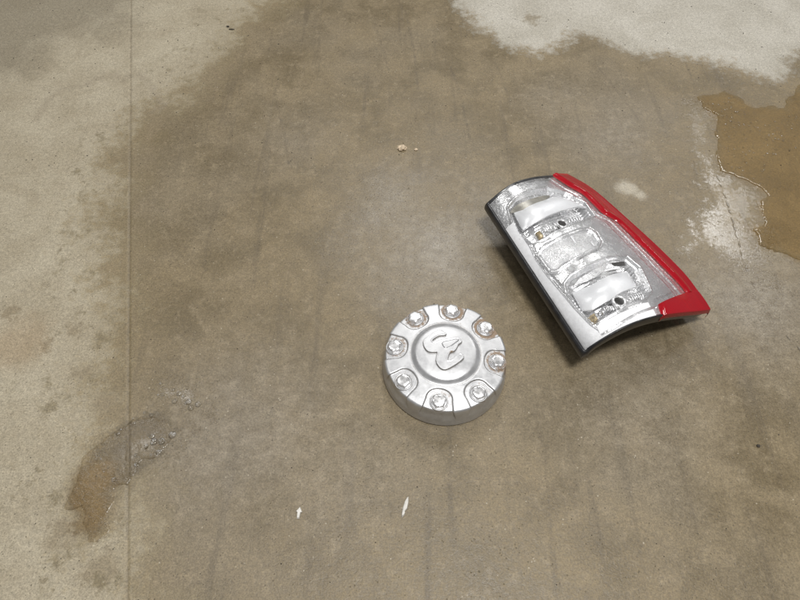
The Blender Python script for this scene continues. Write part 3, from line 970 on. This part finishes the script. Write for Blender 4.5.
# lamp chambers: frosted panel, dark slot, bulb socket, ribbed patch, old bulb tip
ruled('light_panel', PAN1_T, PAN1_B, .008, .004, M_WHITE, bulge=.007, tilt=-.004)
ruled('light_panel', PAN3_T, PAN3_B, .009, .004, M_WHITE, bulge=.007, tilt=-.004)
ruled('slot_recess', SLOT1_T, SLOT1_B, .0125, .002, mat_plain('dull_reflector', (.30, .285, .245), .35, .5, 0, .2, 200, .2), m=8)
ruled('slot_recess', SLOT3_T, SLOT3_B, .0125, .002, M_FACET, m=8)
ruled('slot_recess', SLOT4_T, SLOT4_B, .0125, .002, M_DARK, m=6)


def disc_part(name, uv, r, depth, mat, ring=None, parent=None, up=.0, hole=True):
    c = S(np.array(uv[0]), np.array(uv[1]), np.array(depth))
    e = 1e-3
    a = S(np.array(uv[0] + e), np.array(uv[1]), np.array(depth)) - c; a /= np.linalg.norm(a)
    b = S(np.array(uv[0]), np.array(uv[1] + e), np.array(depth)) - c; b -= a * (a @ b); b /= np.linalg.norm(b)
    n = np.cross(a, b)
    if n[2] < 0:
        n = -n
    prof = [(.15 * r, -.010), (.8 * r, -.010), (.95 * r, -.002), (r, 0)] if hole else [(.1 * r, .35 * r), (.5 * r, .3 * r), (.85 * r, .12 * r), (r, 0), (r, -.006)]
    V = []
    for q, z in prof:
        for j in range(28):
            t = j / 28 * 2 * math.pi
            V.append(c + a * q * math.cos(t) + b * q * math.sin(t) + n * z)
    F = grid_faces(len(prof), 28, True) + [tuple(range(28))]
    o = mk(name, V, F, mat, parent or tail)
    split_edges(o, 50)
    if ring:
        V = []
        pr_ = [(r * .98, -.004), (r * 1.0, .0012), (r * 1.15, .0020), (ring, .0012), (ring * 1.03, -.003)]
        for q, z in pr_:
            for j in range(28):
                t = j / 28 * 2 * math.pi
                V.append(c + a * q * math.cos(t) + b * q * math.sin(t) + n * z)
        ro = mk('socket_ring', V, grid_faces(len(pr_), 28, True), M_CHROME, o)
    return o


disc_part('bulb_socket', HOLE1[0], .0080, .0080, M_DARK, .0108)
disc_part('bulb_socket', HOLE3[0], .0082, .0090, M_DARK, .0125)


def uvbox(name, cu_, cv_, du, dv, depth, thick, mat, bulge=.0):
    return ruled(name, [(cu_ - du, cv_ - dv), (cu_ + du, cv_ - dv)], [(cu_ - du, cv_ + dv), (cu_ + du, cv_ + dv)], depth, thick, mat, n=8, m=6, bulge=bulge)


uvbox('bulb_tip', AMBER1[0][0], AMBER1[0][1], .017, .021, .0100, .006, M_BULB, .003)
uvbox('bulb_tip', AMBER3[0][0] - .012, AMBER3[0][1] - .004, .014, .018, .0110, .006, M_BULB, .003)
rr_ = random.Random(3)
for (a, b), nrib, du in ((RIB1, 5, .012), (RIB3, 6, .0085)):
    for q in range(nrib):
        f = q / (nrib - 1)
        uvbox('reflector_rib', a[0] + (b[0] - a[0]) * f, a[1] + (b[1] - a[1]) * f, du * .62, .018, .0095, .006, M_CHROME, .003)
# loose chrome facets along the lower edge of each chamber
for (u0, u1, v0, v1, n) in ((.22, .335, .325, .35, 6), (.19, .295, .865, .885, 6), (.40, .42, .86, .88, 1)):
    for q in range(n):
        uvbox('reflector_facet', u0 + (u1 - u0) * (q + .5) / n, rr_.uniform(v0, v1), .4 * (u1 - u0) / n, .013, .0095 + rr_.uniform(-.002, .003), .006, M_CHROME, rr_.uniform(.0005, .004))

# middle chamber: frame and pebbled reverse-light lens
fo, fi = resample(FR2, 90, True), resample(LN2, 90, True)
rings = [(0, .004), (.06, .0012), (.3, .0006), (.75, .0010), (.95, .0028), (1.0, .006)]
V = []
for f, dd in rings:
    uv = fo * (1 - f) + fi * f
    V.append(S(uv[:, 0], uv[:, 1], np.full(90, dd)))
frame = mk('lens_frame', np.array(V).reshape(-1, 3), grid_faces(len(rings), 90, True), M_CHROME, tail)
V = []
c_ = fi.mean(0)
for f in np.linspace(1.03, .0, 16):
    uv = c_ + (fi - c_) * f
    V.append(S(uv[:, 0], uv[:, 1], np.full(90, .0042 - .0016 * (1 - f * f))))
rev = mk('reverse_lens', np.array(V).reshape(-1, 3), grid_faces(16, 90, True), M_FACET, tail)
for i in (0, 2):
    a, b = np.array(TICK2[i]), np.array(TICK2[i + 1])
    dx = np.array([.006, 0])
    ruled('lens_tick', [a - dx, a + dx], [b - dx, b + dx], .0018, .0012, M_WHITE, n=4, m=6, parent=rev)

# red outer lens: strip down the outer edge and the block at its lower end
ri = np.array(RED_IN)
vs_ = np.r_[-.004, np.linspace(.012, ri[-1, 1], 90)]
ui = np.interp(vs_, ri[:, 1], ri[:, 0])
ui = sm(ui, 3)
m = 14
V = []
for v_, u0 in zip(vs_, ui):
    x = np.linspace(0, 1, m)
    uu = u0 + (1.004 - u0) * x
    dd = -.0022 * np.ones(m) - .0022 * np.exp(-((x - .22) / .16) ** 2); dd[0] = .0022; dd[1] = -.0002
    p = S(uu, np.full(m, v_), dd)
    V.append(np.vstack([p, p[-1:] + [.0012, .0006, -.008], p[-1:] + [.0008, .0004, -.018]]))
V = np.array(V); n_, k_ = V.shape[:2]
red = mk('red_lens', V.reshape(-1, 3), grid_faces(n_, k_), M_RED, tail)
split_edges(red, 55)
face_up(red)
rb = np.array(RED_BLOCK)
bv = np.linspace(ri[-1, 1] - .004, 1.006, 16)
V = []
for v_ in bv:
    f = (v_ - bv[0]) / (bv[-1] - bv[0])
    u0 = np.interp(v_, [.897, .918, .938, .975, 1.01], [.895, .72, .562, .537, .520])
    x = np.linspace(0, 1, 26)
    uu = u0 + (1.004 - u0) * x
    dd = -.0024 * np.ones(26) - .0016 * math.sin(f * math.pi); dd[0] = .006; dd[1] = -.0012
    p = S(uu, np.full(26, v_), dd)
    V.append(np.vstack([p, p[-1:] + [.0012, .0006, -.008], p[-1:] + [.0008, .0004, -.018]]))
last = V[-1] + np.array([0.0004, -.0014, -.006]); last2 = V[-1] + np.array([0., -.0006, -.013])
first = V[0] + np.array([0, 0, -.006])
V = np.array([first] + V + [last, last2]); n_, k_ = V.shape[:2]
redb = mk('red_corner_lens', V.reshape(-1, 3), grid_faces(n_, k_), M_RED, tail)
split_edges(redb, 55)
face_up(redb)

# clear outer lens skin from the inner edge to the red
vv = np.linspace(.002, .998, 110)
V = []
m = 60
bu = np.interp(vv, [.0, .897, .918, .938, .975, 1.01], [2, .895, .72, .562, .537, .520])
for v_, ub in zip(vv, bu):
    u1 = min(np.interp(v_, vs_, ui), ub) - .002
    uu = np.linspace(.003, u1, m)
    V.append(S(uu, np.full(m, v_), np.full(m, -.0006)))
lens = mk('clear_lens', np.array(V).reshape(-1, 3), grid_faces(110, m), M_CLEAR, tail)
face_up(lens)
# raised moulded edge of the clear lens beside the red
ce = resample(CLEAR_EDGE, 70)
V = []
for off, dd in ((-.010, -.0006), (-.006, -.0022), (0, -.0026), (.006, -.0022), (.010, -.0006)):
    V.append(S(ce[:, 0] + off, ce[:, 1] + off * .3, np.full(70, dd)))
lr_ = mk('lens_ridge', np.array(V).reshape(-1, 3), grid_faces(5, 70), M_RIBCLEAR, tail)
face_up(lr_)

# ---------------------------------------------------------------- bits on the floor
def shard(name, loc, rot, outline, h, mat, label, cat, bend=0.0):
    n = len(outline)
    V = [(x, y, 0.0003 + bend * x * x) for x, y in outline] + [(x * .82, y * .82, h + bend * x * x) for x, y in outline]
    F = grid_faces(2, n, True) + [tuple(range(n, 2 * n)), tuple(range(n))[::-1]]
    o = mk(name, V, F, mat, None, False)
    o.location = (loc[0], loc[1], 0); o.rotation_euler = (0, 0, rot)
    tag(o, label, cat)
    return o


shard('plastic_sliver', BITS[0], 1.28, [(-.0165, 0), (-.012, .0022), (0, .0036), (.010, .0032), (.0165, .0012), (.018, -.0008), (.010, -.0030), (0, -.0036), (-.006, -.0012), (-.010, -.0026)], .0028, M_CHIP,
      'thin white plastic sliver on the floor below the wheel cap', 'plastic scrap', bend=7)
shard('plastic_chip', BITS[1], 1.5, [(-.009, -.0022), (.001, -.0026), (.0015, -.0052), (.0095, -.0004), (.0025, .0050), (.001, .0026), (-.009, .0020)], .0026, M_CHIP,
      'tiny white arrow-shaped plastic chip on the brown floor', 'plastic scrap', bend=9)


def crumb(loc, r, mat, name, label, cat, seed):
    bm = bmesh.new()
    bmesh.ops.create_icosphere(bm, subdivisions=3, radius=1)
    for v in bm.verts:
        k = 1 + .38 * mnoise.noise(v.co * 1.7 + Vector((seed * 3.1, 0, 0))) + .2 * mnoise.noise(v.co * 4 + Vector((0, seed, 0)))
        v.co = Vector((v.co.x * r[0] * k, v.co.y * r[1] * k, v.co.z * r[2] * k))
    zmin = min(v.co.z for v in bm.verts)
    for v in bm.verts:
        v.co.z = max(v.co.z - zmin - r[2] * .15, 0)
    me = bpy.data.meshes.new(name); bm.to_mesh(me); bm.free()
    me.materials.append(mat)
    o = bpy.data.objects.new(name, me); COL.objects.link(o)
    o.location = (loc[0], loc[1], 0)
    tag(o, label, cat)
    return o


crumb(BITS[2], (.011, .0075, .005), M_CRUMB, 'dirt_crumb', 'pale tan crumb of dirt alone on the open floor', 'crumb', 2)
crumb(BITS[3], (.004, .003, .002), M_CRUMB, 'dirt_crumb', 'small tan speck beside the larger tan crumb', 'crumb', 5)
crumb(BITS[5], (.004, .0024, .0018), M_GRIT, 'dirt_clod', 'small black clod of dirt at the pale stain edge', 'clod', 7)
crumb(np.array(BITS[5]) + [.012, -.012], (.007, .0018, .0014), M_GRIT, 'dirt_clod', 'thin black flake of dirt beside the small black clod', 'clod', 9)
crumb(BLOBS_DARK[15], (.003, .0028, .0015), M_GRIT, 'pebble', 'single dark pebble on the bare floor', 'pebble', 11)

# loose grit: nobody could count it
gv_, gf_ = [], []
for i in range(900):
    px = rnd.uniform(-1.1, 1.1); py = rnd.uniform(.12, 1.65)
    s = rnd.uniform(.0005, .0013) * (1 + .6 * (py > 1))
    b0 = len(gv_)
    a = rnd.uniform(0, 6.28)
    for q in range(4):
        k = s * rnd.uniform(.6, 1.4)
        gv_.append((px + k * math.cos(a + q * 1.57), py + k * math.sin(a + q * 1.57), .0))
    gv_.append((px, py, s * rnd.uniform(.5, 1.1)))
    gf_ += [(b0 + q, b0 + (q + 1) % 4, b0 + 4) for q in range(4)]
grit = mk('grit', gv_, gf_, M_GRIT, None, False)
grit['kind'] = 'stuff'; grit['label'] = 'fine dark grit scattered over the concrete'; grit['category'] = 'grit'

# soap bubbles in the small puddle
bp = []
for (x, y), n, sp, rm in [(p, 3, .008, m) for p, m in zip(BUBBLES, (.007, .004, .005, .007, .004, .005, .005, .003, .004, .006, .006, .004, .003, .003, .003))] or (((-.405, .43), 10, .02, .006), ((-.372, .452), 9, .014, .0075), ((-.425, .40), 9, .02, .005), ((-.40, .40), 8, .018, .006), ((-.44, .37), 8, .02, .004),
                          ((-.40, .468), 10, .02, .004), ((-.357, .50), 9, .012, .006), ((-.345, .488), 8, .010, .007), ((-.39, .507), 8, .014, .004)):
    for q in range(n):
        bp.append((x + rnd.gauss(0, sp), y + rnd.gauss(0, sp * .8), rm * rnd.uniform(.3, 1)))
for x, y in SPARKLES:  # tiny pale domes added to imitate glints on the brown puddle
    for q in range(9):
        bp.append((x + rnd.gauss(0, .018), y + rnd.gauss(0, .018), rnd.uniform(.0008, .0026)))
V, F = [], []
for x, y, r in bp:
    b0 = len(V)
    for i in range(5):
        ph = i / 5 * math.pi / 2
        for j in range(12):
            a = j / 12 * 2 * math.pi
            V.append((x + r * math.cos(ph) * math.cos(a), y + r * math.cos(ph) * math.sin(a), .0008 + r * .38 * math.sin(ph)))
    V.append((x, y, .0008 + r * .38))
    F += grid_faces(5, 12, True, b0)
    F += [(b0 + 48 + j, b0 + 48 + (j + 1) % 12, b0 + 60) for j in range(12)]
foam = mk('foam', V, F, M_BUBBLE)
face_up(foam)
foam['kind'] = 'stuff'; foam['label'] = 'soapy bubbles in the small puddle, glint domes added on the brown one'; foam['category'] = 'foam'

scene.render.engine = 'CYCLES'
scene.cycles.max_bounces = 10
scene.cycles.transparent_max_bounces = 12
